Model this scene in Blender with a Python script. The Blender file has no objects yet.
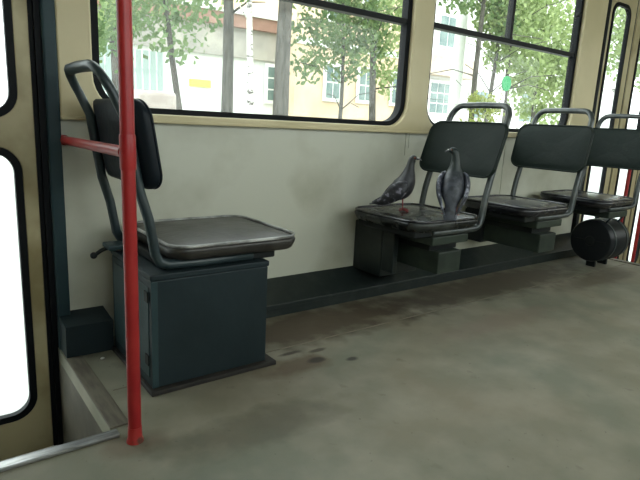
import bpy, bmesh, math, random
from mathutils import Vector, Matrix
R = math.radians
C = bpy.context.scene.collection
sc = bpy.context.scene

# ---------------------------------------------------------------- camera
cam = bpy.data.cameras.new('camera'); cam.lens = 30.52; cam.sensor_width = 36; cam.clip_start = 0.02; cam.clip_end = 300
camo = bpy.data.objects.new('camera', cam); C.objects.link(camo)
MR = Matrix(((0.799553914, 0.088373603, -0.594056937), (-0.598610821, 0.197581566, -0.776290287), (0.048771130, 0.976294849, 0.210878509)))
camo.matrix_world = Matrix.Translation((0, 0, .87)) @ MR.to_4x4()
sc.camera = camo

# ---------------------------------------------------------------- sky, exposure
w = bpy.data.worlds.new('overcast_sky'); sc.world = w; w.use_nodes = True
nt = w.node_tree; nt.nodes.clear()
bg = nt.nodes.new('ShaderNodeBackground'); out = nt.nodes.new('ShaderNodeOutputWorld')
tc = nt.nodes.new('ShaderNodeTexCoord'); nz = nt.nodes.new('ShaderNodeTexNoise'); rp = nt.nodes.new('ShaderNodeValToRGB')
nz.inputs['Scale'].default_value = 1.6; nz.inputs['Detail'].default_value = 4
rp.color_ramp.elements[0].position = .3; rp.color_ramp.elements[0].color = (.84, .93, .98, 1)
rp.color_ramp.elements[1].position = .7; rp.color_ramp.elements[1].color = (1, 1, .99, 1)
nt.links.new(tc.outputs['Generated'], nz.inputs['Vector']); nt.links.new(nz.outputs['Fac'], rp.inputs['Fac'])
nt.links.new(rp.outputs['Color'], bg.inputs['Color']); bg.inputs['Strength'].default_value = 1.0
nt.links.new(bg.outputs[0], out.inputs[0])
sc.view_settings.view_transform = 'Standard'; sc.view_settings.look = 'None'
sc.view_settings.gamma = 1; sc.view_settings.use_curve_mapping = False
sc.view_settings.exposure = 2.35
sc.cycles.use_denoising = True
sc.cycles.max_bounces = 10; sc.cycles.diffuse_bounces = 6; sc.cycles.transparent_max_bounces = 16

# ---------------------------------------------------------------- materials
def mat(name, col, rough=.5, metal=0, col2=None, scale=8, detail=5, lo=.4, hi=.62, bump=0, bscale=60, spec=.5, stretch=None, rough2=None, coat=0):
    m = bpy.data.materials.new(name); m.use_nodes = True
    t = m.node_tree; b = t.nodes['Principled BSDF']
    b.inputs['Base Color'].default_value = (*col, 1); b.inputs['Roughness'].default_value = rough
    b.inputs['Metallic'].default_value = metal; b.inputs['Specular IOR Level'].default_value = spec
    b.inputs['Coat Weight'].default_value = coat; b.inputs['Coat Roughness'].default_value = .25
    tcn = t.nodes.new('ShaderNodeTexCoord'); src = tcn.outputs['Object']
    if stretch:
        mp = t.nodes.new('ShaderNodeMapping'); mp.inputs['Scale'].default_value = stretch
        t.links.new(src, mp.inputs['Vector']); src = mp.outputs[0]
    if col2:
        n = t.nodes.new('ShaderNodeTexNoise'); n.inputs['Scale'].default_value = scale; n.inputs['Detail'].default_value = detail
        r = t.nodes.new('ShaderNodeValToRGB')
        r.color_ramp.elements[0].position = lo; r.color_ramp.elements[0].color = (*col, 1)
        r.color_ramp.elements[1].position = hi; r.color_ramp.elements[1].color = (*col2, 1)
        t.links.new(src, n.inputs['Vector']); t.links.new(n.outputs['Fac'], r.inputs['Fac'])
        t.links.new(r.outputs['Color'], b.inputs['Base Color'])
        if rough2 is not None:
            mr = t.nodes.new('ShaderNodeMapRange'); mr.inputs['From Min'].default_value = lo; mr.inputs['From Max'].default_value = hi
            mr.inputs['To Min'].default_value = rough; mr.inputs['To Max'].default_value = rough2
            t.links.new(n.outputs['Fac'], mr.inputs['Value']); t.links.new(mr.outputs[0], b.inputs['Roughness'])
    if bump:
        n2 = t.nodes.new('ShaderNodeTexNoise'); n2.inputs['Scale'].default_value = bscale; n2.inputs['Detail'].default_value = 3
        bp = t.nodes.new('ShaderNodeBump'); bp.inputs['Strength'].default_value = bump; bp.inputs['Distance'].default_value = .01
        t.links.new(src, n2.inputs['Vector']); t.links.new(n2.outputs['Fac'], bp.inputs['Height']); t.links.new(bp.outputs[0], b.inputs['Normal'])
    return m

CREAM = mat('cream_paint', (.50, .43, .25), .45, col2=(.56, .48, .29), scale=3, bump=.05, bscale=25)
LEAFCREAM = mat('dirty_cream_paint', (.44, .38, .22), .5, col2=(.25, .20, .09), scale=4, lo=.46, hi=.68)
WALLW = mat('grey_white_panel', (.52, .52, .43), .5, col2=(.38, .37, .28), scale=3.2, lo=.46, hi=.74, bump=.08, bscale=6)
CEIL = mat('ceiling_paint', (.42, .40, .32), .6)
TEAL = mat('dark_teal_paint', (.016, .034, .040), .45, col2=(.022, .044, .050), scale=6, bump=.08, bscale=40, spec=.2)
TEALL = mat('teal_grey_paint', (.028, .05, .054), .4, col2=(.02, .036, .04), scale=9, lo=.5, hi=.7, bump=.06, spec=.2)
BOXT = mat('box_teal_paint', (.016, .026, .030), .5, col2=(.012, .020, .023), scale=5, lo=.45, hi=.7, bump=.1, bscale=30, spec=.2)
GREENG = mat('grey_green_paint', (.032, .042, .032), .45, col2=(.02, .028, .022), scale=12, bump=.05, spec=.2)
DUCT = mat('dark_duct_paint', (.013, .019, .018), .36, col2=(.024, .030, .028), scale=14, lo=.5, hi=.7, bump=.1, bscale=35, spec=.45)
RUB = mat('black_rubber', (.004, .005, .006), .6, spec=.15)
RAILM = mat('black_rail_metal', (.006, .007, .007), .5, spec=.2)
REDP = mat('red_enamel', (.27, .012, .014), .38, col2=(.33, .022, .020), scale=8, spec=.35)
REDW = mat('worn_red_enamel', (.36, .022, .02), .4, col2=(.10, .03, .02), scale=30, lo=.5, hi=.62)
VINYL = mat('black_green_vinyl', (.007, .013, .010), .5, col2=(.010, .017, .014), scale=10, bump=.12, bscale=50, rough2=.6, spec=.15)
VINYLN = mat('navy_black_vinyl', (.006, .010, .014), .5, bump=.12, bscale=50, spec=.18)
SEATTOP = mat('worn_brown_vinyl', (.018, .016, .014), .34, col2=(.042, .038, .033), scale=9, lo=.42, hi=.68, bump=.2, bscale=24, rough2=.45)
SEATD = mat('black_vinyl_cushion', (.008, .008, .011), .24, col2=(.013, .013, .017), scale=6, bump=.05, bscale=14, rough2=.30, coat=.35)
SEATOLD = mat('scuffed_vinyl_cushion', (.008, .009, .009), .26, col2=(.045, .05, .045), scale=11, lo=.50, hi=.70, bump=.15, bscale=26, rough2=.5, spec=.4)
PIPE = mat('worn_seat_piping', (.14, .14, .13), .3, col2=(.42, .42, .40), scale=12)
TUBE = mat('dark_grey_tube', (.014, .026, .030), .36, col2=(.024, .038, .042), scale=20)
TUBEW = mat('worn_grey_tube', (.03, .038, .038), .3, metal=.2, col2=(.08, .088, .082), scale=12)
DARK = mat('dark_steel', (.012, .014, .014), .5, spec=.2)
ALU = mat('worn_aluminium', (.42, .43, .44), .32, metal=.8, col2=(.20, .20, .19), scale=14, lo=.4, hi=.7, stretch=(1, 6, 6))
PLANK = mat('scuffed_floor_edging', (.12, .105, .075), .6, col2=(.075, .062, .045), scale=10, stretch=(6, 1, 1))
WELL = mat('step_well_panel', (.13, .115, .085), .6, col2=(.08, .07, .05), scale=7)
STEPM = mat('step_tread_rubber', (.10, .10, .085), .7)
DRUM = mat('black_drum_paint', (.012, .014, .016), .38, bump=.05, spec=.2)
BASEB = mat('dirty_base_board', (.018, .015, .012), .7, col2=(.010, .009, .008), scale=20)
SEAM = mat('pale_floor_seam', (.20, .175, .13), .7, col2=(.11, .09, .065), scale=9)

def floor_mat():
    m = bpy.data.materials.new('worn_grey_green_floor'); m.use_nodes = True
    t = m.node_tree; b = t.nodes['Principled BSDF']; N = t.nodes.new; L = t.links.new
    tcn = N('ShaderNodeTexCoord')
    def ramp(scale, detail, stops, dist=0):
        n = N('ShaderNodeTexNoise'); n.inputs['Scale'].default_value = scale; n.inputs['Detail'].default_value = detail; n.inputs['Distortion'].default_value = dist
        r = N('ShaderNodeValToRGB'); L(tcn.outputs['Object'], n.inputs['Vector']); L(n.outputs['Fac'], r.inputs['Fac'])
        r.color_ramp.elements[0].position = stops[0][0]; r.color_ramp.elements[0].color = stops[0][1]
        r.color_ramp.elements[1].position = stops[1][0]; r.color_ramp.elements[1].color = stops[1][1]
        return r.outputs['Color']
    def mix(f, a, c, mode='MIX'):
        x = N('ShaderNodeMix'); x.data_type = 'RGBA'; x.blend_type = mode
        if isinstance(f, float): x.inputs[0].default_value = f
        else: L(f, x.inputs[0])
        for s, v in ((6, a), (7, c)):
            if isinstance(v, tuple): x.inputs[s].default_value = v
            else: L(v, x.inputs[s])
        return x.outputs[2]
    base = mix(ramp(1.6, 6, ((.38, (0, 0, 0, 1)), (.66, (1, 1, 1, 1))), .4), (.165, .166, .122, 1), (.20, .175, .123, 1))
    base = mix(ramp(6, 8, ((.40, (0, 0, 0, 1)), (.75, (.8, .8, .8, 1)))), base, (.265, .245, .19, 1))
    base = mix(ramp(13, 8, ((.66, (0, 0, 0, 1)), (.78, (.5, .5, .5, 1))), .3), base, (.085, .066, .042, 1))
    base = mix(ramp(55, 3, ((.70, (0, 0, 0, 1)), (.76, (.6, .6, .6, 1)))), base, (.04, .035, .028, 1))
    def blot(cx, cy, rx, ry, col, amt):      # ragged patch with its own place: stains, also shade painted beside the duct
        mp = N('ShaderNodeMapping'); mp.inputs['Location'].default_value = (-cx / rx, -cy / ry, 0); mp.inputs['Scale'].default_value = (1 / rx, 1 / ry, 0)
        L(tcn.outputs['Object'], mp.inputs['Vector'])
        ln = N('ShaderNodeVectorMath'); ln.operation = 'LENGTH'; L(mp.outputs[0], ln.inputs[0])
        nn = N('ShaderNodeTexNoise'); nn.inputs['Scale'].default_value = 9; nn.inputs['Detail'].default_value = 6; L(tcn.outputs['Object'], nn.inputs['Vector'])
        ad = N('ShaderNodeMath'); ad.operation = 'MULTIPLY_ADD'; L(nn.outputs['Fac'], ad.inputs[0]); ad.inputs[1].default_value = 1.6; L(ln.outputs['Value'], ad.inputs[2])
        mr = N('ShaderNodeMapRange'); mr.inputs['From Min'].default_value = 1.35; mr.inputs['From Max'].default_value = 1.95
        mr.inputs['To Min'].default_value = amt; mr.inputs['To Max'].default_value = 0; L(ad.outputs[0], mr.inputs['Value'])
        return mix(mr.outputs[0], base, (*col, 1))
    for q in ((1.4, 1.80, .75, .19, (.065, .045, .028), .85), (2.7, 1.80, 1.1, .19, (.055, .042, .028), .85), (1.05, 1.50, .16, .07, (.09, .055, .03), .7),  # wide dark bands along the duct: brown dirt with shade painted in
              (.75, 1.22, .30, .10, (.08, .07, .045), .6), (2.2, 1.40, .5, .08, (.20, .155, .12), .5), (.42, 1.33, .09, .06, (.11, .075, .05), .5),
              (1.16, 1.50, .035, .02, (.03, .025, .02), .9), (1.28, 1.44, .03, .018, (.03, .025, .02), .9), (1.10, 1.60, .05, .015, (.04, .03, .02), .9), (1.22, 1.57, .045, .015, (.04, .03, .02), .8),
              (3.4, 1.55, .5, .10, (.08, .06, .04), .6), (.3, 1.0, .5, .25, (.12, .135, .10), .5)):
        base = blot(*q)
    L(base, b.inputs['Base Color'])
    b.inputs['Roughness'].default_value = .6; b.inputs['Specular IOR Level'].default_value = .3
    n2 = N('ShaderNodeTexNoise'); n2.inputs['Scale'].default_value = 22; n2.inputs['Detail'].default_value = 6
    bp = N('ShaderNodeBump'); bp.inputs['Strength'].default_value = .18; bp.inputs['Distance'].default_value = .008
    L(tcn.outputs['Object'], n2.inputs['Vector']); L(n2.outputs['Fac'], bp.inputs['Height']); L(bp.outputs[0], b.inputs['Normal'])
    return m
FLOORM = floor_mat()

def glass_mat(name, tint, dirt):
    m = bpy.data.materials.new(name); m.use_nodes = True; t = m.node_tree; t.nodes.clear()
    o = t.nodes.new('ShaderNodeOutputMaterial'); tr = t.nodes.new('ShaderNodeBsdfTransparent'); gl = t.nodes.new('ShaderNodeBsdfGlossy')
    df = t.nodes.new('ShaderNodeBsdfDiffuse'); m1 = t.nodes.new('ShaderNodeMixShader'); m2 = t.nodes.new('ShaderNodeMixShader')
    tr.inputs[0].default_value = (*tint, 1); gl.inputs['Roughness'].default_value = .03; gl.inputs[0].default_value = (1, 1, 1, 1)
    df.inputs[0].default_value = (.8, .82, .8, 1)
    n = t.nodes.new('ShaderNodeTexNoise'); n.inputs['Scale'].default_value = 3; n.inputs['Detail'].default_value = 6
    tcn = t.nodes.new('ShaderNodeTexCoord'); t.links.new(tcn.outputs['Object'], n.inputs['Vector'])
    mr = t.nodes.new('ShaderNodeMapRange'); mr.inputs['From Min'].default_value = .3; mr.inputs['From Max'].default_value = .7
    mr.inputs['To Min'].default_value = dirt * .5; mr.inputs['To Max'].default_value = dirt
    t.links.new(n.outputs['Fac'], mr.inputs['Value'])
    m1.inputs[0].default_value = .012
    t.links.new(tr.outputs[0], m1.inputs[1]); t.links.new(gl.outputs[0], m1.inputs[2])
    t.links.new(mr.outputs[0], m2.inputs[0]); t.links.new(m1.outputs[0], m2.inputs[1]); t.links.new(df.outputs[0], m2.inputs[2])
    t.links.new(m2.outputs[0], o.inputs[0])
    return m
GLASS = glass_mat('dusty_window_glass', (.97, 1, .985), .045)
DGLASS = glass_mat('dusty_door_glass', (.95, .99, .97), .16)

# ---------------------------------------------------------------- helpers
def put(name, me, m, parent=None, smooth=False):
    o = bpy.data.objects.new(name, me); C.objects.link(o); me.materials.append(m)
    if smooth:
        for p in me.polygons: p.use_smooth = True
    if parent: o.parent = parent
    return o
class MB:
    def __init__(s): s.b = bmesh.new()
    def box(s, x0, x1, y0, y1, z0, z1, bev=0, seg=2):
        r = bmesh.ops.create_cube(s.b, size=1); vs = r['verts']
        for v in vs: v.co = Vector(((x0 + x1) / 2 + v.co.x * (x1 - x0), (y0 + y1) / 2 + v.co.y * (y1 - y0), (z0 + z1) / 2 + v.co.z * (z1 - z0)))
        if bev:
            es = list({e for v in vs for e in v.link_edges}); bmesh.ops.bevel(s.b, geom=es, offset=bev, segments=seg, affect='EDGES', profile=.5)
        return s
    def prism(s, pts, axis, a, c):       # pts 2D closed; extruded along axis from a to c
        def P(p, t): return (t, p[0], p[1]) if axis == 'x' else ((p[0], t, p[1]) if axis == 'y' else (p[0], p[1], t))
        A = [s.b.verts.new(P(p, a)) for p in pts]; B = [s.b.verts.new(P(p, c)) for p in pts]; n = len(pts)
        for i in range(n): s.b.faces.new((A[i], A[(i + 1) % n], B[(i + 1) % n], B[i]))
        s.b.faces.new(A[::-1]); s.b.faces.new(B); return s
    def ring(s, outer, inner, y0, y1):   # ring frame in xz plane with depth, same point counts
        n = len(outer)
        V = [[s.b.verts.new((p[0], y, p[1])) for p in L] for L, y in ((outer, y0), (inner, y0), (inner, y1), (outer, y1))]
        for k in range(4):
            for i in range(n):
                j = (i + 1) % n; s.b.faces.new((V[k][i], V[k][j], V[(k + 1) % 4][j], V[(k + 1) % 4][i]))
        return s
    def tube(s, pts, r, n=12, closed=False, cap=True, scale=None):
        P = [Vector(p) for p in pts]; m = len(P); rings = []; up = None
        for i, p in enumerate(P):
            a = P[(i - 1) % m] if (i or closed) else p; c = P[(i + 1) % m] if (i < m - 1 or closed) else p
            t = (c - a).normalized()
            if up is None:
                up = Vector((0, 0, 1)) if abs(t.z) < .9 else Vector((1, 0, 0))
            u = (up - t * up.dot(t)).normalized(); up = u; v = t.cross(u)
            rr = r[i] if isinstance(r, (list, tuple)) else r
            rings.append([s.b.verts.new(p + u * rr * math.cos(k * 2 * math.pi / n) + v * rr * math.sin(k * 2 * math.pi / n)) for k in range(n)])
        for i in range(m if closed else m - 1):
            A, B = rings[i], rings[(i + 1) % m]
            for k in range(n): s.b.faces.new((A[k], A[(k + 1) % n], B[(k + 1) % n], B[k]))
        if cap and not closed: s.b.faces.new(rings[0][::-1]); s.b.faces.new(rings[-1])
        return s
    def ball(s, c, r, sc_=(1, 1, 1), n=10):
        q = bmesh.ops.create_uvsphere(s.b, u_segments=n * 2, v_segments=n, radius=r)
        for v in q['verts']: v.co = Vector((c[0] + v.co.x * sc_[0], c[1] + v.co.y * sc_[1], c[2] + v.co.z * sc_[2]))
        return s
    def build(s, name, m, parent=None, smooth=False, auto=None):
        bmesh.ops.recalc_face_normals(s.b, faces=s.b.faces)
        me = bpy.data.meshes.new(name); s.b.to_mesh(me); s.b.free()
        o = put(name, me, m, parent, smooth)
        if auto:
            for p in me.polygons: p.use_smooth = True
            for e in me.edges: pass
            try: me.set_sharp_from_angle(angle=R(auto))
            except Exception: pass
        return o
def rrect(x0, x1, z0, z1, r, n=8):
    pts = []
    for cx, cz, a0 in ((x1 - r, z0 + r, -90), (x1 - r, z1 - r, 0), (x0 + r, z1 - r, 90), (x0 + r, z0 + r, 180)):
        for k in range(n + 1):
            a = R(a0 + 90 * k / n); pts.append((cx + r * math.cos(a), cz + r * math.sin(a)))
    return pts
def plate(name, outer, holes, y0, y1, m, parent=None, bev=0, horiz=False):
    """flat sheet with holes; points are (x,z) standing in the xz plane, or (x,y) lying when horiz; y0..y1 is its thickness range"""
    cu = bpy.data.curves.new(name, 'CURVE'); cu.dimensions = '2D'; cu.fill_mode = 'BOTH'
    th = (y1 - y0) / 2; cu.extrude = th - bev; cu.bevel_depth = bev; cu.bevel_resolution = 2
    if bev: cu.offset = -bev
    for L in [outer] + holes:
        sp = cu.splines.new('POLY'); sp.points.add(len(L) - 1); sp.use_cyclic_u = True
        for p, q in zip(sp.points, L): p.co = (q[0], q[1], 0, 1)
    t = bpy.data.objects.new('tmp', cu); me = bpy.data.meshes.new_from_object(t)
    bpy.data.objects.remove(t); bpy.data.curves.remove(cu)
    mid = (y0 + y1) / 2
    for v in me.vertices:
        x, z, d = v.co
        v.co = (x, z, mid + d) if horiz else (x, mid - d, z)
    if not horiz: me.flip_normals() if False else None
    me.name = name
    return put(name, me, m, parent)
def tag(o, label=None, cat=None, group=None, kind=None):
    if label: o['label'] = label
    if cat: o['category'] = cat
    if group: o['group'] = group
    if kind: o['kind'] = kind
    return o
def empty(name, loc=(0, 0, 0), rz=0):
    o = bpy.data.objects.new(name, None); C.objects.link(o); o.location = loc; o.rotation_euler = (0, 0, rz); o.empty_display_size = .1; return o
def copy_tree(o, parent=None):
    c = o.copy(); C.objects.link(c); c.parent = parent
    for ch in [x for x in C.objects if x.parent == o]: copy_tree(ch, c)
    return c
def struct(o, label=None, cat='structure'):
    o['kind'] = 'structure'
    if label: o['label'] = label; o['category'] = cat
    return o
def smooth_path(pts, n=6):
    P = [Vector(p) for p in pts]; P = [P[0] * 2 - P[1]] + P + [P[-1] * 2 - P[-2]]; o = []
    for i in range(1, len(P) - 2):
        for k in range(n):
            t = k / n; a, b, c, d = P[i - 1:i + 3]
            o.append(.5 * (2 * b + (c - a) * t + (2 * a - 5 * b + 4 * c - d) * t * t + (3 * b - a - 3 * c + d) * t ** 3))
    o.append(P[-2]); return o

# ---------------------------------------------------------------- the tram body
WY = 2.095                                   # inner face of the window wall
X0, X1, YF, CZ = -2.2, 7.5, -.42, 2.3
KL, KR, WE, TY = .387, 4.079, 5.7, 1.3986    # step wells: right edge of left well, left edge of right well
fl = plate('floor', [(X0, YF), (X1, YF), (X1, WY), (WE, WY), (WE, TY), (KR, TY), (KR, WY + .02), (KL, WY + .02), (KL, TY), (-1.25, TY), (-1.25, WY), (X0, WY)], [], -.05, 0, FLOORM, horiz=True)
struct(fl, 'worn grey green floor of the tram with brown stains and painted shade along the wall', 'floor')
struct(MB().box(X0, X1, YF - .05, WY + .05, CZ, CZ + .05).build('ceiling', CEIL), 'pale ceiling of the tram', 'ceiling')

# step wells (lined boxes below floor level)
def well(x0, x1, n, lab):
    b = MB()
    b.box(x0 - .02, x0, TY, WY + .1, -.42, -.05); b.box(x1, x1 + .02, TY, WY + .1, -.42, -.051)
    b.box(x0 - .02, x1 + .02, TY - .02, TY, -.42, -.052)
    o = b.build('trim_%d' % n, WELL); struct(o, lab, 'step well')
    MB().box(x0, x1, TY, WY + .1, -.44, -.42).build('step_tread', STEPM, o)
    MB().box(x0, x1, TY, TY + .004, -.40, -.06).build('riser_panel', WELL, o)
well(-1.25, KL, 1, 'grey brown lined step well below the left door')
well(KR, WE, 2, 'grey brown lined step well below the right doors')
struct(MB().box(-1.25, KL + .012, TY - .020, TY + .012, .0005, .011, .003).box(-1.25, KL - .002, TY + .006, TY + .012, -.045, .011, .002).build('trim_3', ALU), 'scratched aluminium edge strip along the left step', 'edge strip')
struct(MB().box(KR - .012, WE, TY - .022, TY + .03, .0005, .013, .003).build('trim_4', ALU), 'aluminium edge strip along the right step', 'edge strip')
struct(MB().box(KL, KL + .055, TY + .032, 1.96, .0005, .006, .002).build('trim_5', PLANK), 'scuffed brown edging board beside the left step', 'edging')
struct(MB().box(KR - .055, KR, TY + .032, 1.96, .0005, .006, .002).build('trim_6', PLANK), 'scuffed edging board beside the right step', 'edging')
# thin floor seam strip, parallel to the wall
struct(MB().box(.46, 4.0, 1.650, 1.6535, 0.0002, .0018).build('trim_7', SEAM), 'thin raised seam running along the floor covering', 'floor seam')

# window wall: lower panel and cream window surround
wb = MB(); wb.box(.432, 4.02, WY, WY + .05, -.05, .86); wall = wb.build('wall_back', WALLW)
struct(wall, 'tram side wall with grey white lower panel and cream window surround', 'wall')
W1 = (.545, 2.118, .872, 1.93); W2 = (2.262, 3.745, .872, 1.93)
def surround(x0, x1, wins, z0=.838, parent=wall):
    return plate('window_surround', [(x0, z0), (x1, z0), (x1, CZ), (x0, CZ)], [rrect(*w_, .125)[::-1] for w_ in wins], WY - .03, WY + .03, CREAM, parent, bev=.008)
surround(.432, 4.02, [W1, W2])
MB().box(.433, 4.02, WY - .034, WY - .005, .838, .851, .004).build('sill_lip', CREAM, wall)
for x, z in ((2.15, .72), (2.175, .76), (3.05, .15)):
    MB().box(x - .004, x + .004, WY - .004, WY, z, .838).build('joint_strip', WALLW, wall)
def window(n, w_, rail, divs, lab):
    x0, x1, z0, z1 = w_
    o = MB().ring(rrect(*w_, .125), rrect(x0 + .030, x1 - .030, z0 + .022, z1 - .03, .10), WY - .003, WY + .04).build('window_%d' % n, RUB, auto=40)
    struct(o, lab, 'window')
    MB().box(x0 + .02, x1 - .02, WY + .022, WY + .027, z0 + .01, z1 - .01).build('pane', GLASS, o)
    MB().box(x0 + .02, x1 - .02, WY + .0, WY + .05, rail - .014, rail + .014, .004).build('rail', RAILM, o)
    for i, (dx, wd) in enumerate(divs):
        MB().box(dx - wd / 2, dx + wd / 2, WY + .003, WY + .045, rail + .0145, z1 - .02, .003).build('mullion', RAILM, o)
    return o
w1 = window(1, W1, 1.394, [(1.20, .022)], 'wide side window with rounded corners above the single front seat')
w2 = window(2, W2, 1.408, [(2.985, .022)], 'side window with rounded corners above the row of rear seats')
MB().box(3.68, 3.715, WY - .012, WY + .01, 1.655, 1.675, .003).build('latch', RAILM, w2)

# door posts
struct(MB().box(.389, .432, WY - .035, WY + .05, -.42, CZ, .006).build('trim_8', TEAL), 'dark teal post beside the left door', 'door post')
struct(MB().box(.370, .389, WY - .01, WY + .05, -.42, CZ).build('trim_9', RUB), 'black rubber seal along the left door', 'door seal')
struct(MB().box(4.02, 4.06, WY - .03, WY + .05, -.42, CZ, .004).build('trim_10', RUB), 'black rubber seal beside the right door', 'door seal')
struct(MB().box(4.06, 4.085, WY - .02, WY + .05, -.42, CZ, .004).build('trim_11', TEALL), 'grey post strip beside the right door', 'door post')

# door leaves
def leaf(n, x0, x1, mL, mR, lab, y=WY + .008):
    gx0, gx1 = x0 + mL, x1 - mR
    lo = (gx0, gx1, -.262, .742); up = (gx0, gx1, .832, 1.835); r = min(.085, (gx1 - gx0) / 2 - .02)
    g = .024
    o = plate('door_%d' % n, [(x0, -.41), (x1, -.41), (x1, 2.2), (x0, 2.2)], [rrect(*lo, r)[::-1], rrect(*up, r)[::-1]], y, y + .024, LEAFCREAM, bev=.004)
    struct(o, lab, 'door')
    for w_ in (lo, up):
        a, b_, c, d = w_
        q = MB().ring(rrect(*w_, r), rrect(a + g, b_ - g, c + g, d - g, r - g * .8), y - .006, y + .020).build('window_gasket', RUB, o, auto=40)
        MB().box(a + .02, b_ - .02, y + .012, y + .017, c + .02, d - .02).build('pane', DGLASS, q)
    MB().box(x1, x1 + .014, y + .002, y + .034, -.41, 2.2).build('rubber_edge', RUB, o)
    return o
leaf(1, .0, .356, .05, .046, 'cream folding door leaf with tall blown out white windows')
leaf(2, -.42, -.016, .05, .05, 'cream folding door leaf further left')
leaf(3, -.82, -.436, .05, .05, 'cream folding door leaf, third from the post')
leaf(4, -1.22, -.836, .05, .05, 'cream folding door leaf furthest left')
leaf(5, 4.09, 4.53, .075, .085, 'narrow cream door leaf beside the rear seat')
leaf(6, 4.56, 5.00, .085, .085, 'narrow cream door leaf at the right picture edge')
leaf(7, 5.03, 5.36, .05, .05, 'cream door leaf beyond the right picture edge')
leaf(8, 5.38, 5.68, .05, .05, 'cream door leaf furthest right')
ov = MB().box(-1.25, .44, WY, WY + .05, 2.2, CZ).box(4.02, WE, WY, WY + .05, 2.2, CZ).box(X0, -1.25, WY, WY + .05, -.05, CZ).box(WE, X1, WY, WY + .05, -.05, CZ)
ov.build('door_header', CREAM, wall)

# the other side of the tram, behind the camera: wall with four windows, end walls
ws = [(X0 + .3 + i * 1.6, X0 + .3 + i * 1.6 + 1.4, .87, 1.93) for i in range(1, 6)]
wf = MB().box(X0, X1, YF - .05, YF, -.05, .838).build('wall_front', WALLW); struct(wf, 'opposite side wall of the tram behind the viewer', 'wall')
plate('window_surround', [(X0, .838), (X1, .838), (X1, CZ), (X0, CZ)], [rrect(*w_, .125)[::-1] for w_ in ws], YF - .05, YF + .01, CREAM, wf, bev=.008)
for i, w_ in enumerate(ws):
    x0, x1, z0, z1 = w_
    o = MB().ring(rrect(*w_, .125), rrect(x0 + .03, x1 - .03, z0 + .03, z1 - .03, .085), YF - .045, YF).build('window_%d' % (i + 3), RUB, auto=40)
    struct(o, 'window of the opposite side, number %d from the front' % (i + 1), 'window')
    MB().box(x0 + .02, x1 - .02, YF - .03, YF - .025, z0 + .01, z1 - .01).build('pane', GLASS, o)
struct(MB().box(X0 - .05, X0, YF, WY + .05, -.05, CZ).build('wall_left', CREAM), 'end wall of the tram to the left', 'wall')
struct(MB().box(X1, X1 + .05, YF, WY + .05, -.05, CZ).build('wall_right', CREAM), 'end wall of the tram to the right', 'wall')

# ---------------------------------------------------------------- heater ducts along the wall
def duct(x0, x1, yf, zf, zw, lab):
    o = MB().prism([(WY - .001, 0.001), (yf, .001), (yf, zf), (WY - .001, zw)], 'x', x0, x1).build('heater_duct', DUCT)
    tag(o, lab, 'heater duct'); return o
d1 = duct(.392, .556, 1.965, .118, .135, 'short dark teal heater duct box between the door post and the front seat')
d1.data.materials.clear(); d1.data.materials.append(BOXT)
d2 = duct(.977, 4.02, 1.965, .055, .142, 'long dark sloping heater duct cover along the wall under the rear seats')
MB().box(.98, 4.015, 1.958, 1.9645, .040, .060, .002).build('edge_strip', DUCT, d2)
MB().box(4.02, 4.028, 1.965, WY - .002, .001, .09).build('end_cap', DARK, d2)

# ---------------------------------------------------------------- seats
SY = 1.785
def slab(hx, hy_, r, z0, z1, crown, cx=0, cy=0, taper=.012, n=10):
    """rounded-square cushion: stacked rounded outlines and a crowned grid top"""
    b = bmesh.new()
    def loop(inset, z):
        pts = rrect(cx - hx + inset, cx + hx - inset, cy - hy_ + inset, cy + hy_ - inset, max(r - inset, .01), n)
        return [b.verts.new((p[0], p[1], z)) for p in pts]
    h = z1 - z0
    prof = [(taper + .006, z0), (taper, z0 + .004), (.004, z0 + h * .45), (0, z0 + h * .75), (.004, z1 - .004), (.012, z1), (.016, z1 - .001), (.022, z1 + .001)]
    for k in range(1, 10):
        f = k / 10; prof.append((.022 + (min(hx, hy_) - .04) * f, z1 + .001 + crown * (1 - (1 - f) ** 2)))
    L = [loop(*p) for p in prof]
    for A, B in zip(L, L[1:]):
        m = len(A)
        for i in range(m): b.faces.new((A[i], A[(i + 1) % m], B[(i + 1) % m], B[i]))
    b.faces.new(L[0][::-1]); b.faces.new(L[-1])
    return b
def pad_mesh(s, slope):
    """curved padded backrest, concave towards the sitter (facing s along x)"""
    b = bmesh.new(); outl = rrect(-.235, .235, .65, .912, .055, 8)
    def pos(y, z, off):
        lean = -.062 - (z - .65) * slope
        return ((lean + .028 * (abs(y) / .235) ** 2.2 + off) * s, y, z)
    def loop(f, off, dz=0):
        c = .781
        return [b.verts.new(pos(y * f[0], c + (z - c) * f[1], off)) for y, z in outl]
    prof = [((.6, .5), -.024), ((.90, .84), -.023), ((.965, .94), -.020), ((1, 1), -.010), ((1, 1), .004), ((.975, .955), .012), ((.955, .925), .0125), ((.90, .85), .0165), ((.75, .68), .021), ((.5, .45), .023), ((.2, .2), .0235)]
    L = [loop(f, o) for f, o in prof]
    for A, B in zip(L, L[1:]):
        m = len(A)
        for i in range(m): b.faces.new((A[i], A[(i + 1) % m], B[(i + 1) % m], B[i]))
    b.faces.new(L[0][::-1]); b.faces.new(L[-1])
    return b, [pos(y * .985, .781 + (z - .781) * .975, .0115) for y, z in outl]
def from_bm(name, b, m, parent, auto=50):
    t = MB(); t.b.free(); t.b = b; return t.build(name, m, parent, auto=auto)
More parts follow.
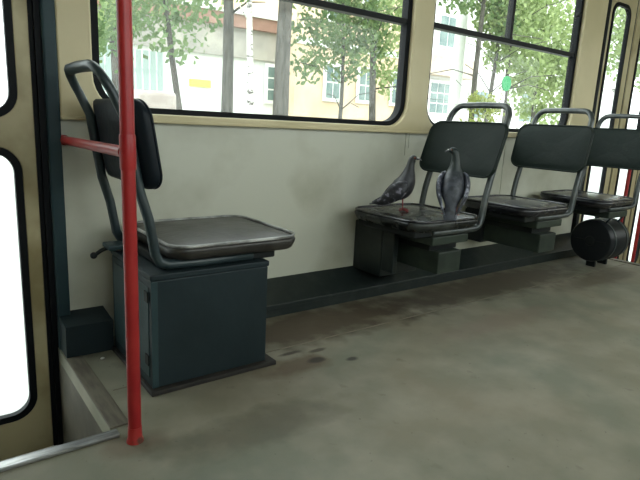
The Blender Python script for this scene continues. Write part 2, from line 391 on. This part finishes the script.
def seat_frame(s, slope):
    pts = []
    prof = [(.30, .412, .195), (.10, .410, .195), (.0, .413, .195), (-.026, .423, .195), (-.040, .45, .195), (-.046, .49, .195), (-.058, .56, .194)]
    for z, hw in ((.65, .192), (.75, .188), (.86, .182), (.928, .178)): prof.append((-.084 - (z - .65) * slope, z, hw))
    for x, z, hw in prof: pts.append((x * s, -hw, z))
    bx = prof[-1][0]
    for a in (20, 45, 70, 90):
        pts.append(((bx - .10 * slope * math.sin(R(a))) * s, -.178 + .058 * (1 - math.cos(R(a))), .928 + .068 * math.sin(R(a))))
    pts.append(((bx - .11 * slope) * s, 0, .998))
    return pts + [(p[0], -p[1], p[2]) for p in pts[:-1][::-1]]
def make_seat(s, slope, cushion_mat, back_mat, tube_mat, piping, hx=.225, rr=.075):
    root = empty('passenger_seat')
    from_bm('seat_cushion', slab(hx, .235, rr, .424, .468, .014, cx=hx * s), cushion_mat, root)
    cu = [c for c in C.objects if c.parent == root][-1]
    MB().tube([(x, y, .4705) for x, y in rrect(hx * s - hx + .007, hx * s + hx - .007, -.228, .228, rr - .006, 8)], .0055, 8, closed=True).build('piping', piping, cu, True)
    b, rim = pad_mesh(s, slope); bk = from_bm('backrest', b, back_mat, root)
    MB().tube(rim, .0045, 8, closed=True).build('piping', back_mat, bk, True)
    pth = seat_frame(s, slope)
    MB().tube(pth, .0158, 12).build('tube_frame', tube_mat, root, True)
    return root

# seat 1, facing right on a floor box
s1 = make_seat(1, .16, SEATTOP, VINYLN, TUBE, PIPE, hx=.245)
s1.location = (.622, SY, 0)
for c in [c for c in C.objects if c.parent == s1 and c.name.startswith('tube_frame')]:   # the grab loop bends back above the pad
    for v in c.data.vertices:
        k = max(v.co.z - .86, 0); v.co.x -= k * .32; v.co.y *= 1 + k * .1
tag(s1, 'single seat facing right on a tall dark teal box behind the red pole', 'seat')
pd = MB().box(-.064, .352, -.222, .176, .018, .372, .004).build('pedestal_box', BOXT, s1)
MB().box(-.067, .356, -.225, .178, .3725, .392, .004).build('box_lid', BOXT, pd)
MB().box(-.067, -.0642, -.20, .15, .05, .35, .001).build('side_cover', TEALL, pd)
MB().box(-.0655, -.045, -.2255, -.2222, .02, .37, .001).build('corner_strip', TEALL, pd)
for z in (.09, .30): MB().box(-.0715, -.0672, -.205, -.175, z, z + .035, .001).build('hinge', DARK, pd)
MB().box(-.075, .386, -.243, .176, .001, .0175, .003).build('base_board', BASEB, s1)
MB().box(-.01, .40, -.19, .19, .3925, .4235, .006).build('seat_pan', DARK, s1)
lv = MB().tube(smooth_path([(-.02, .14, .405), (-.07, .15, .402), (-.10, .155, .395), (-.125, .16, .378)]), .007, 8).ball((-.13, .16, .376), .012).build('lever', DARK, s1, True)
MB().box(-.095, -.03, .09, .18, .402, .418, .004).build('lever_plate', TEAL, lv)

# rear seats, facing left, carried by brackets from the wall
s2 = make_seat(-1, .24, SEATD, VINYL, TUBEW, SEATD, rr=.09)
br = MB().box(-.245, -.085, -.195, .18, .212, .315, .005).build('bracket_box', GREENG, s2)
MB().box(-.30, -.05, -.20, .18, .352, .392, .005).build('seat_beam', GREENG, s2)
MB().box(-.41, -.03, -.19, .19, .3925, .4235, .006).build('seat_pan', DARK, s2)
MB().box(-.262, -.07, -.15, .16, .315, .3517, .003).build('spacer', DARK, br)
MB().box(-.27, -.06, .17, .306, .20, .39, .004).build('wall_plate', DARK, br)
seats = [(s2, 2.15, 0), (copy_tree(s2), 2.98, .014), (copy_tree(s2), 3.78, .018)]
labs = ['rear facing seat with two pigeons standing on its scuffed cushion', 'black seat facing left in the middle of the rear row, behind the pigeons', 'black seat facing left beside the right door, cut by the picture edge']
for (o, x, z), l in zip(seats, labs):
    if x > 3.5:                              # the last seat has the drum instead of a bracket box
        for q in [q for q in C.objects if q.parent == o and q.name.startswith('bracket_box')]:
            for r_ in [r_ for r_ in C.objects if r_.parent == q]: bpy.data.objects.remove(r_)
            bpy.data.objects.remove(q)
    o.location = (x, SY, z); tag(o, l, 'seat', 'rear seats facing left along the wall')
for c in [c for c in C.objects if c.parent == s2]:
    if c.name.startswith('seat_cushion'):
        c.data = c.data.copy(); c.data.materials.clear(); c.data.materials.append(SEATOLD)
    if c.name.startswith('seat_cushion'):
        for o in [c] + [q for q in C.objects if q.parent == c]:
            o.data = o.data.copy()
            for v in o.data.vertices: v.co.x = v.co.x * 1.05 + .025
    if c.name.startswith('backrest'):        # this seat's back leans further than its neighbours'
        for o, f in ((c, lambda x, z: x + max(z - .65, 0) * .12), (c.children[0] if c.children else [q for q in C.objects if q.parent == c][0], lambda x, z: x + max(z - .65, 0) * .12)):
            o.data = o.data.copy()
            for v in o.data.vertices: v.co.x = f(v.co.x, v.co.z)
    if c.name.startswith('tube_frame'):
        c.data = c.data.copy()
        for v in c.data.vertices: v.co.x += max(v.co.z - .65, 0) * .12
MB().box(-.325, -.06, .10, .306, .135, .39, .005).build('side_housing', DUCT, s2)
MB().box(-.32, -.29, .02, .0995, .17, .385, .004).build('housing_brace', DUCT, s2)

# heater drum under the last seat
dr = empty('heater_drum', (3.62, 1.745, .014))
MB().tube([(-.004, 0, .170), (0, 0, .170), (.012, 0, .170), (.255, 0, .170), (.267, 0, .170)], [.125, .136, .142, .142, .13], 36).build('drum_body', DRUM, dr, auto=35)
MB().tube([(-.012, 0, .170), (-.0045, 0, .170)], [.03, .034], 16).build('end_boss', DARK, dr)
MB().box(-.010, -.0045, -.105, .105, .164, .176, .001).build('end_rib', DARK, dr)
for x in (.06, .22): MB().tube([(x - .009, 0, .170), (x + .009, 0, .170)], [.145, .145], 36).build('clamp_band', TUBE, dr, auto=35)
for x in (.06, .22): MB().box(x - .012, x + .012, -.03, .03, -.013, .034, .003).build('foot', DARK, dr)
for x in (.05, .22): MB().tube([(x, -.06, .295), (x + .004, -.08, .33), (x + .004, -.08, .365)], .007, 8).build('hanger_rod', TUBE, dr, True)
tag(dr, 'black cylindrical heater drum lying under the seat beside the right door', 'heater')

# ---------------------------------------------------------------- red poles
pole = empty('grab_pole', (.427, 1.34, 0))
MB().tube([(0, 0, .004), (0, 0, CZ - .001)], .0172, 20).build('upright', REDP, pole, auto=40)
MB().tube([(0, 0, .735), (0, 0, .74), (0, 0, .815), (0, 0, .82)], [.0185, .0195, .0195, .0185], 20).build('tee_sleeve', REDP, pole, auto=40)
MB().tube([(-.004, .018, .777), (.010, .60, .770), (.014, .725, .768)], .0145, 16).build('crossbar', REDP, pole, auto=40)
MB().tube([(.014, .722, .768), (.014, .752, .768)], .018, 16).build('wall_flange', REDW, pole, auto=40)
MB().tube([(0, 0, .0005), (0, 0, .006), (0, 0, .012), (0, 0, .045)], [.023, .022, .019, .0182], 20).build('floor_flange', REDW, pole, auto=40)
tag(pole, 'tall red grab pole in the foreground with a crossbar to the door post', 'grab pole')
for i, (x, l) in enumerate(((4.70, 'thin red handrail on the right door just behind the last seat'), (5.05, 'red handrail on the right door at the picture edge'))):
    g = MB().tube(smooth_path([(0, .052, .88), (0, .01, .86), (0, 0, .80), (0, 0, .3), (0, 0, -.22), (0, .01, -.28), (0, .052, -.30)]), .014, 12).build('door_handrail', REDP, smooth=True)
    g.location = (x, WY - .058, 0); tag(g, l, 'handrail')

# ---------------------------------------------------------------- pigeons
def plumage(name, dark, mid, neck, zneck, checker=None):
    m = bpy.data.materials.new(name); m.use_nodes = True; t = m.node_tree; b = t.nodes['Principled BSDF']; N = t.nodes.new; L = t.links.new
    b.inputs['Roughness'].default_value = .5
    c = N('ShaderNodeTexCoord'); n = N('ShaderNodeTexNoise'); n.inputs['Scale'].default_value = 45; n.inputs['Detail'].default_value = 3
    r = N('ShaderNodeValToRGB'); L(c.outputs['Object'], n.inputs['Vector']); L(n.outputs['Fac'], r.inputs['Fac'])
    r.color_ramp.elements[0].position = .40; r.color_ramp.elements[0].color = (*dark, 1)
    r.color_ramp.elements[1].position = .54; r.color_ramp.elements[1].color = (*mid, 1)
    if checker:
        e = r.color_ramp.elements.new(.62); e.color = (*checker, 1)
    s = N('ShaderNodeSeparateXYZ'); L(c.outputs['Object'], s.inputs[0])
    mr = N('ShaderNodeMapRange'); mr.inputs['From Min'].default_value = zneck - .02; mr.inputs['From Max'].default_value = zneck + .02; L(s.outputs['Z'], mr.inputs['Value'])
    mx = N('ShaderNodeMix'); mx.data_type = 'RGBA'; L(mr.outputs[0], mx.inputs[0]); L(r.outputs['Color'], mx.inputs[6]); mx.inputs[7].default_value = (*neck, 1)
    L(mx.outputs[2], b.inputs['Base Color']); return m
PB1 = plumage('charcoal_plumage', (.012, .012, .014), (.026, .026, .03), (.010, .013, .013), .19)
PW1 = plumage('checkered_wing_feathers', (.010, .010, .012), (.03, .03, .036), (.02, .024, .024), 9, (.20, .19, .23))
PB2 = plumage('slate_plumage', (.022, .025, .032), (.05, .056, .07), (.012, .020, .018), .20)
PW2 = plumage('blue_grey_wing_feathers', (.018, .020, .028), (.06, .065, .09), (.03, .04, .04), 9, (.30, .31, .36))
LEGR = mat('red_pigeon_leg', (.26, .035, .035), .5); BEAK = mat('dark_beak', (.10, .10, .10), .45); CERE = mat('white_cere', (.6, .6, .58), .6)
EYE = mat('orange_eye', (.14, .03, .01), .2); PUP = mat('black_pupil', (.005, .005, .005), .15)
def loft(secs, n=20):
    """secs: (centre, half width, half height); rings square to the spine, one continuous surface"""
    b = bmesh.new(); rings = []; P = [Vector(s[0]) for s in secs]; side = Vector((0, 1, 0))
    for i, s in enumerate(secs):
        t = (P[min(i + 1, len(P) - 1)] - P[max(i - 1, 0)]).normalized()
        v = (side - t * side.dot(t))
        v.normalize(); side = v; u = v.cross(t)
        rings.append([b.verts.new(P[i] + v * s[1] * math.cos(2 * math.pi * k / n) + u * s[2] * math.sin(2 * math.pi * k / n)) for k in range(n)])
    for A, B in zip(rings, rings[1:]):
        for k in range(n): b.faces.new((A[k], A[(k + 1) % n], B[(k + 1) % n], B[k]))
    b.faces.new(rings[0][::-1]); b.faces.new(rings[-1])
    return b
def resamp(secs, n=4):
    pts = [Vector((*s[0], s[1])) for s in secs]; 
    out_ = []
    A = [tuple(s[0]) + (s[1], s[2]) for s in secs]; A = [A[0]] + A + [A[-1]]
    for i in range(1, len(A) - 2):
        for k in range(n):
            t = k / n; q = []
            for a, b, c, d in zip(A[i - 1], A[i], A[i + 1], A[i + 2]):
                q.append(.5 * (2 * b + (c - a) * t + (2 * a - 5 * b + 4 * c - d) * t * t + (3 * b - a - 3 * c + d) * t ** 3))
            out_.append(((q[0], q[1], q[2]), max(q[3], .001), max(q[4], .001)))
    out_.append(((A[-1][0], A[-1][1], A[-1][2]), A[-1][3], A[-1][4])); return out_
def pigeon(label, loc, rz, body, head, hd, wings, mb, mw, legs, scale=1):
    root = empty('pigeon', loc, rz); root.scale = (scale,) * 3
    tag(root, label, 'pigeon')
    bd = from_bm('body', loft(resamp(body + head)), mb, root, auto=180)
    hc = Vector(hd[0]); fw = Vector(hd[1]).normalized(); sd = Vector(hd[2]).normalized(); up = fw.cross(sd); up = up if up.z > 0 else -up
    MB().tube([hc + fw * .014 - up * .002, hc + fw * .022 - up * .003, hc + fw * .030 - up * .005, hc + fw * .036 - up * .010], [.0055, .0042, .003, .0012], 10).build('beak', BEAK, bd, True)
    MB().ball(tuple(hc + fw * .021 + up * .0015), .0042).build('cere', CERE, bd, True)
    for q in (-1, 1):
        e = hc + fw * .006 + sd * q * .0125 + up * .003
        ey = MB().ball(tuple(e), .0042).build('eye', EYE, bd, True)
        MB().ball(tuple(e + sd * q * .0022), .0025).build('pupil', PUP, ey, True)
    for q in (-1, 1):
        W_ = [((p[0], p[1] * q, p[2]), a, c) for p, a, c in wings]
        from_bm('wing', loft(resamp(W_), 16), mw, bd, auto=180)
    for q in (-1, 1):
        hip, ank = legs
        lg = MB().tube([(hip[0], q * hip[1], hip[2]), (hip[0] + .004, q * hip[1], (hip[2] + .03) / 2 + .01), (ank[0], q * ank[1], .012), (ank[0], q * ank[1], .005)], [.008, .0035, .0022, .003], 8)
        for a in (-32, 0, 32, 180):
            l = .03 if a != 180 else .016; ca, sa = math.cos(R(a)), math.sin(R(a))
            lg.tube([(ank[0], q * ank[1], .006), (ank[0] + ca * l * .6, q * ank[1] + sa * l * .6, .0045), (ank[0] + ca * l, q * ank[1] + sa * l, .002)], [.0026, .0022, .0010], 6)
        lg.build('leg', LEGR, bd, True)
    return root
drop = lambda L, d: [((p[0], p[1], p[2] - d * min(1, max(0, (p[2] - .02) / .05))), a, c) for p, a, c in L]
sqz = lambda L: [((p[0] * .80, p[1], p[2]), a, c) for p, a, c in L]
body1 = [((-.172, 0, .022), .020, .003), ((-.150, 0, .034), .027, .005), ((-.105, 0, .062), .024, .010), ((-.070, 0, .086), .034, .024), ((-.035, 0, .108), .046, .040), ((.000, 0, .130), .052, .049), ((.022, 0, .160), .047, .043), ((.032, 0, .190), .034, .032), ((.036, 0, .215), .023, .023), ((.040, 0, .236), .018, .018)]
head1 = [((.044, 0, .252), .0155, .017), ((.052, 0, .264), .0150, .0165), ((.062, 0, .268), .0115, .0115), ((.070, 0, .268), .005, .005)]
wing1 = [((.022, .040, .165), .005, .008), ((.012, .050, .150), .010, .026), ((-.018, .053, .125), .011, .036), ((-.055, .046, .098), .010, .032), ((-.095, .034, .072), .007, .020), ((-.135, .022, .050), .004, .010), ((-.158, .014, .037), .002, .004)]
pigeon('dark pigeon in profile facing right, standing on the seat cushion near the wall', (1.846, 1.802, .4825), math.atan2(-.70, .71), sqz(drop(body1, .030)), sqz(drop(head1, .030)),
       ((.042, 0, .234), (1, 0, .12), (0, 1, 0)), sqz(drop(wing1, .030)), PB1, PW1, ((.005, .018, .064), (.012, .020)), 1.05)
body2 = [((-.080, 0, -.008), .026, .003), ((-.075, 0, .010), .030, .006), ((-.062, 0, .050), .026, .012), ((-.048, 0, .080), .038, .026), ((-.025, 0, .110), .054, .042), ((.000, 0, .148), .056, .050), ((.014, 0, .185), .046, .042), ((.016, .0, .215), .030, .030), ((.014, 0, .245), .0215, .022), ((.010, .002, .270), .0175, .018)]
head2 = [((.008, .006, .288), .0165, .0165), ((.008, .016, .298), .0155, .0165), ((.008, .027, .298), .0115, .0115), ((.008, .034, .297), .005, .005)]
wing2 = [((.020, .040, .200), .006, .008), ((.006, .056, .180), .011, .024), ((-.016, .064, .145), .012, .036), ((-.036, .060, .105), .011, .034), ((-.056, .048, .070), .008, .024), ((-.072, .034, .035), .005, .013), ((-.080, .022, .008), .002, .005)]
pigeon('grey speckled pigeon seen from behind with its head turned left', (1.960, 1.592, .4825), math.atan2(.62, .78), body2, head2,
       ((.008, .016, .298), (0, 1, .03), (1, 0, 0)), wing2, PB2, PW2, ((.005, .024, .105), (.016, .026)), .99)

# small litter on the floor
tag(MB().ball((0, 0, .004), .008, (1, .8, .45), 6).build('bottle_cap', mat('white_scrap', (.7, .7, .66), .6), smooth=True), 'tiny white scrap on the floor beside the heater duct box', 'litter').location = (.497, 1.90, .0005)

# ---------------------------------------------------------------- street outside
GZ = -.9
ASPH = mat('pale_asphalt', (.44, .44, .42), .9, col2=(.50, .49, .47), scale=.6)
GRASS = mat('street_grass', (.14, .22, .07), .9, col2=(.20, .26, .10), scale=1.5)
PLW = mat('white_plaster', (.72, .72, .68), .9, col2=(.62, .62, .6), scale=.8)
PEACH = mat('peach_plaster', (.62, .45, .30), .9, col2=(.68, .53, .38), scale=1.2)
GREYP = mat('grey_plaster', (.30, .28, .25), .9, col2=(.40, .37, .32), scale=1.5)
BROWN = mat('red_brown_roof_edge', (.26, .14, .10), .8, col2=(.34, .20, .15), scale=2)
TEALG = mat('teal_window_panes', (.07, .13, .125), .25, col2=(.16, .23, .21), scale=1.2)
FRAMEW = mat('white_window_frame', (.75, .75, .72), .6)
BARK = mat('grey_bark', (.045, .040, .032), .9, col2=(.09, .082, .066), scale=6, bump=.5, bscale=30, stretch=(3, 3, .6))
BIRCH = mat('birch_bark', (.70, .68, .62), .8, col2=(.10, .09, .08), scale=7, lo=.56, hi=.66, stretch=(1, 1, 2.5))
def leafmat(name, a, b_):
    m = mat(name, a, .6, col2=b_, scale=2.2, lo=.35, hi=.65); p = m.node_tree.nodes['Principled BSDF']
    t = m.node_tree; tr = t.nodes.new('ShaderNodeBsdfTranslucent'); mx = t.nodes.new('ShaderNodeMixShader'); mx.inputs[0].default_value = .45
    src = p.inputs['Base Color'].links[0].from_socket; t.links.new(src, tr.inputs[0])
    o = t.nodes['Material Output']; t.links.new(p.outputs[0], mx.inputs[1]); t.links.new(tr.outputs[0], mx.inputs[2]); t.links.new(mx.outputs[0], o.inputs[0]); return m
LF1 = leafmat('green_leaves', (.085, .155, .05), (.17, .25, .09))
LF2 = leafmat('pale_leaves', (.21, .29, .10), (.38, .46, .20))
g = MB().box(-30, 60, WY + .3, 60, GZ - .05, GZ).build('ground', ASPH); struct(g, 'pale street surface outside the tram', 'ground')
g2 = MB().box(-30, 60, -40, WY + .3, GZ - .05, GZ).build('street', ASPH); struct(g2, 'pale street surface under and behind the tram', 'ground')
tag(MB().box(5, 15, 6.5, 13.5, GZ, GZ + .06).build('grass_verge', GRASS), 'green verge between the street and the buildings', 'grass', kind='structure')

def tree(name, label, x, y, h, r0, lean, crown, m_bark, m_leaf, nleaf, seed, group=None, ls=.09):
    rnd = random.Random(seed); root = empty(name, (x, y, GZ))
    H = h - GZ; pts = []; rad = []
    for k in range(9):
        f = k / 8; pts.append((lean[0] * f * H + .05 * math.sin(f * 5 + seed), lean[1] * f * H, f * H)); rad.append(r0 * (1 - .6 * f))
    MB().tube(pts, rad, 10).build('trunk', m_bark, root, True)
    for k in range(9):
        i = rnd.randint(4, 8); a = rnd.uniform(0, 6.28); p = Vector(pts[i]); L_ = rnd.uniform(.6, 1.5)
        q = p + Vector((math.cos(a) * L_, math.sin(a) * L_, rnd.uniform(-.1, .7))); mid = (p + q) / 2 + Vector((0, 0, .12))
        MB().tube([p, mid, q], [rad[i] * .3, rad[i] * .18, .008], 6).build('branch', m_bark, root, True)
    b = bmesh.new()
    for (cx, cy, cz, cr) in crown:          # clusters relative to the trunk foot
        for _ in range(int(nleaf * 2.2 * cr * cr)):
            d = Vector((rnd.gauss(0, 1), rnd.gauss(0, 1), rnd.gauss(0, .8))); d = d.normalized() * (rnd.random() ** .5) * cr
            cl = Vector((cx, cy, cz - GZ)) + d
            n_ = Vector((rnd.gauss(0, 1), rnd.gauss(0, 1), rnd.gauss(0, 1))).normalized(); t = n_.orthogonal().normalized(); u = n_.cross(t); s_ = ls * rnd.uniform(.6, 1.3)
            vs = [b.verts.new(cl + t * s_ * a_ + u * s_ * .5 * c_) for a_, c_ in ((-1, 0), (-.2, -1), (1, 0), (-.2, 1))]
            b.faces.new(vs)
    me = bpy.data.meshes.new('foliage'); b.to_mesh(me); b.free(); put('foliage', me, m_leaf, root)
    tag(root, label, 'tree', group); return root

tree('street_tree', 'slim leaning tree with green leaves right of the red pole', 3.28, 7, 4.0, .055, (-.17, 0), [(-.95, 0, 2.2, .75), (-.35, .1, 2.1, .6), (-1.3, 0, 1.75, .45), (-.4, 0, 3.1, .9), (-1.6, 0, 2.7, .7), (.5, .2, 3.0, .6)], BARK, LF1, 420, 3, ls=.06)
tree('street_tree', 'straight grey trunked tree left of the birch', 5.2, 10, 6.5, .14, (-.02, 0), [(0, 0, 5, 1.5), (-1.5, 0, 4.3, 1.1), (1.2, 0, 4.8, 1.2)], BARK, LF1, 260, 5)
tree('birch_tree', 'thin white barked birch between two grey trunks', 5.10, 9, 6.0, .075, (-.008, 0), [(0, 0, 4.8, 1.1), (.8, 0, 4.2, .8)], BIRCH, LF2, 260, 7)
tree('street_tree', 'thick grey brown trunk right of the birch', 5.14, 8, 6.5, .16, (.02, 0), [(0, 0, 5, 1.4), (1.3, .3, 4.0, .8)], BARK, LF1, 260, 9)
tree('street_tree', 'small bushy tree with forked trunk before the peach building', 7.25, 9, 3.2, .06, (-.015, 0), [(-.15, 0, 2.3, .65), (-.75, 0, 2.7, .65), (.6, .1, 2.6, .7), (.2, 0, 3.1, .8), (-.9, 0, 1.9, .35), (.0, 0, 3.9, .9), (-1.3, 0, 3.6, .6), (.1, 0, 1.85, .25)], BARK, LF1, 420, 11, ls=.07)
tree('street_tree', 'bushy tree seen through the right corner of the first window', 8.35, 9.2, 4.2, .10, (-.03, 0), [(0, 0, 2.5, .7), (.35, 0, 1.9, .45), (-.35, 0, 3.2, .8), (.6, .2, 3.4, .9), (-1.1, 0, 3.9, .6), (.4, 0, 4.4, .9)], BARK, LF2, 400, 13, ls=.07)
tree('street_tree', 'leftmost dark trunk seen through the second window', 10.30, 8, 5.0, .085, (-.01, 0), [(0, 0, 4.1, .9), (-.9, 0, 3.7, .5), (.5, 0, 3.3, .5)], BARK, LF1, 380, 15, ls=.08)
tree('street_tree', 'leaning trunk in the middle of the tree group, second window', 10.95, 8.2, 4.4, .07, (.05, 0), [(.2, 0, 3.2, .7), (.4, 0, 2.6, .45), (0, 0, 4.0, .8)], BARK, LF2, 380, 17, ls=.08)
tree('street_tree', 'tree behind the green sign with dense pale crown', 11.35, 8, 4.6, .075, (.012, 0), [(.3, 0, 2.9, .75), (.9, .2, 3.5, .8), (-.4, 0, 3.6, .7), (.2, 0, 4.4, .9), (1.0, 0, 2.4, .5)], BARK, LF2, 420, 19, ls=.08)
tree('street_tree', 'rightmost leafy tree seen through the second window', 13.4, 8.4, 5.0, .07, (-.03, 0), [(0, 0, 2.8, .9), (-.7, 0, 2.0, .6), (.5, 0, 2.2, .8), (.3, 0, 3.9, 1.1), (-.9, 0, 3.6, .8), (.4, 0, 1.5, .7), (1.3, 0, 3.0, 1.0), (-1.0, 0, 4.7, .8)], BARK, LF2, 380, 21, ls=.09)
tree('street_tree', 'pale leafy tree seen through the narrow right door window', 17.0, 8.0, 5.0, .09, (0, 0), [(0, 0, 3.6, 1.1), (-1, 0, 4.2, 1.0), (1, 0, 3.2, 1.0), (1.8, 0, 4.4, 1.2), (0, 0, 5.0, 1.1)], BARK, LF2, 240, 23, ls=.10)
sb = tree('shrub', 'yellow green shrub low between the trunks in the second window', 10.0, 7.6, 1.2, .03, (0, 0), [(0, 0, 1.45, .32), (.45, 0, 1.35, .28), (0, 0, .8, .5)], BARK, leafmat('yellow_green_leaves', (.22, .27, .05), (.30, .33, .10)), 900, 25, ls=.06); sb['category'] = 'shrub'
tree('street_tree', 'foliage filling the upper left corner of the first window', 3.2, 10.5, 5.0, .10, (0, 0), [(0, 0, 3.1, .9), (.7, 0, 3.4, .7), (1.6, 0, 3.6, .8), (-.3, 0, 2.4, .6), (2.4, 0, 4.3, .9)], BARK, LF2, 300, 27, ls=.09)

# low garage-like building behind the thin tree
ga = empty('low_building', (8.6, 16, GZ)); tag(ga, 'low white walled building with grey upper band and red brown roof edge', 'building')
MB().box(-5.5, 1.5, 0, 5, 0, 2.75 - GZ).build('wall', PLW, ga)
MB().box(-5.5, 1.5, -.12, 0, 2.75 - GZ, 3.62 - GZ).build('upper_band', GREYP, ga)
MB().box(-5.5, 1.5, -.3, 5, 3.62 - GZ, 3.98 - GZ).build('roof_edge', BROWN, ga)
MB().box(-5.5, 1.5, -.4, 5, 3.98 - GZ, 4.10 - GZ).build('gutter', PLW, ga)
MB().box(-1.62, -.92, -.05, -.002, 1.76 - GZ, 1.98 - GZ, .01).build('yellow_plate', mat('yellow_plate_paint', (.75, .68, .10), .6), ga)['label'] = 'yellow plate'
fe = empty('board_fence', (3.4, 11.6, GZ)); tag(fe, 'pale teal fence of upright boards behind the leaning tree', 'fence')
MB().box(-1.6, 1.1, 0, .03, 0, .1).box(-1.6, 1.1, .03, .06, 2.6, 2.7).build('fence_rail', FRAMEW, fe)
fb = MB()
for k in range(18): fb.box(-1.6 + k * .15, -1.6 + k * .15 + .12, -.02, .0, .05, 3.05)
fb.build('boards', mat('pale_teal_boards', (.42, .52, .50), .8), fe)
bl = MB().box(-.22, .20, -.3, .3, 0, 2.02, .05, 3).build('utility_box', mat('grey_brown_box_paint', (.30, .25, .22), .8, col2=(.38, .34, .30), scale=6)); bl.location = (2.20, 6.1, GZ); tag(bl, 'grey brown utility box standing outside, right of the red pole', 'utility box')

def facade(root, wins, y=-.02, frame=.09):
    for (x0, x1, z0, z1, nx, nz_) in wins:
        wdw = MB().box(x0 - frame, x1 + frame, y - .06, y, z0 - frame, z1 + frame)
        w_ = wdw.build('window_frame', FRAMEW, root)
        p = MB(); dx = (x1 - x0) / nx; dz = (z1 - z0) / nz_
        for i in range(nx):
            for k in range(nz_): p.box(x0 + i * dx + .025, x0 + (i + 1) * dx - .025, y - .075, y - .061, z0 + k * dz + .025, z0 + (k + 1) * dz - .025)
        p.build('panes', TEALG, w_)
pe = empty('peach_building', (12, 15, GZ)); tag(pe, 'peach plastered building with teal paned windows behind the bushy trees', 'building')
MB().box(-1.85, 3.6, 0, 6, 0, 6 - GZ).build('wall', PEACH, pe)
MB().box(-1.85, 3.6, -.06, 0, 3.3 - GZ, 3.5 - GZ).build('string_course', PLW, pe)
facade(pe, [(-.66, -.06, 1.68 - GZ, 2.75 - GZ, 2, 2), (.8, 1.4, 1.7 - GZ, 2.75 - GZ, 2, 2), (2.4, 3.0, 1.7 - GZ, 2.75 - GZ, 2, 2), (-.66, -.06, 4.2 - GZ, 5.3 - GZ, 2, 2), (.8, 1.4, 4.2 - GZ, 5.3 - GZ, 2, 2)])
facade(ga, [(1.08, 1.42, 1.5 - GZ, 2.6 - GZ, 1, 3)])
be = empty('apartment_building', (20, 16, GZ)); tag(be, 'pale apartment building with balcony band and teal windows, second window', 'building')
MB().box(-4.2, 14, 0, 7, 0, 9 - GZ).build('wall', PLW, be)
MB().box(-3.6, -.2, -.5, -.002, 3.0 - GZ, 3.75 - GZ).build('balcony', mat('beige_balcony_panel', (.55, .46, .36), .9, col2=(.45, .36, .28), scale=2), be)
facade(be, [(-2.45, -1.15, 1.5 - GZ, 2.75 - GZ, 3, 3), (.2, 1.4, 1.4 - GZ, 2.6 - GZ, 2, 2), (4.0, 5.2, 1.4 - GZ, 2.8 - GZ, 2, 2), (-2.2, -1.2, 4.2 - GZ, 5.4 - GZ, 2, 2), (2.0, 3.2, 4.2 - GZ, 5.4 - GZ, 2, 2)])
lp = empty('lamp_post', (12.0, 10, GZ)); tag(lp, 'thick white post outside, left in the second window', 'post')
MB().tube([(0, 0, 0), (0, 0, 7)], [.17, .14], 16).build('shaft', PLW, lp, auto=40)
MB().tube([(0, 0, 0), (0, 0, .4), (0, 0, .45)], [.24, .24, .18], 16).build('base', PLW, lp, auto=40)
sg = empty('street_sign', (9.93, 7, GZ)); tag(sg, 'round green sign on a thin post among the trees', 'sign')
MB().tube([(0, 0, 0), (0, 0, 2.88)], .02, 8).build('post', FRAMEW, sg)
MB().tube([(0, -.04, 2.74), (0, -.022, 2.74)], .15, 24).build('sign_face', mat('green_sign_paint', (.02, .20, .07), .6, spec=.1), sg)
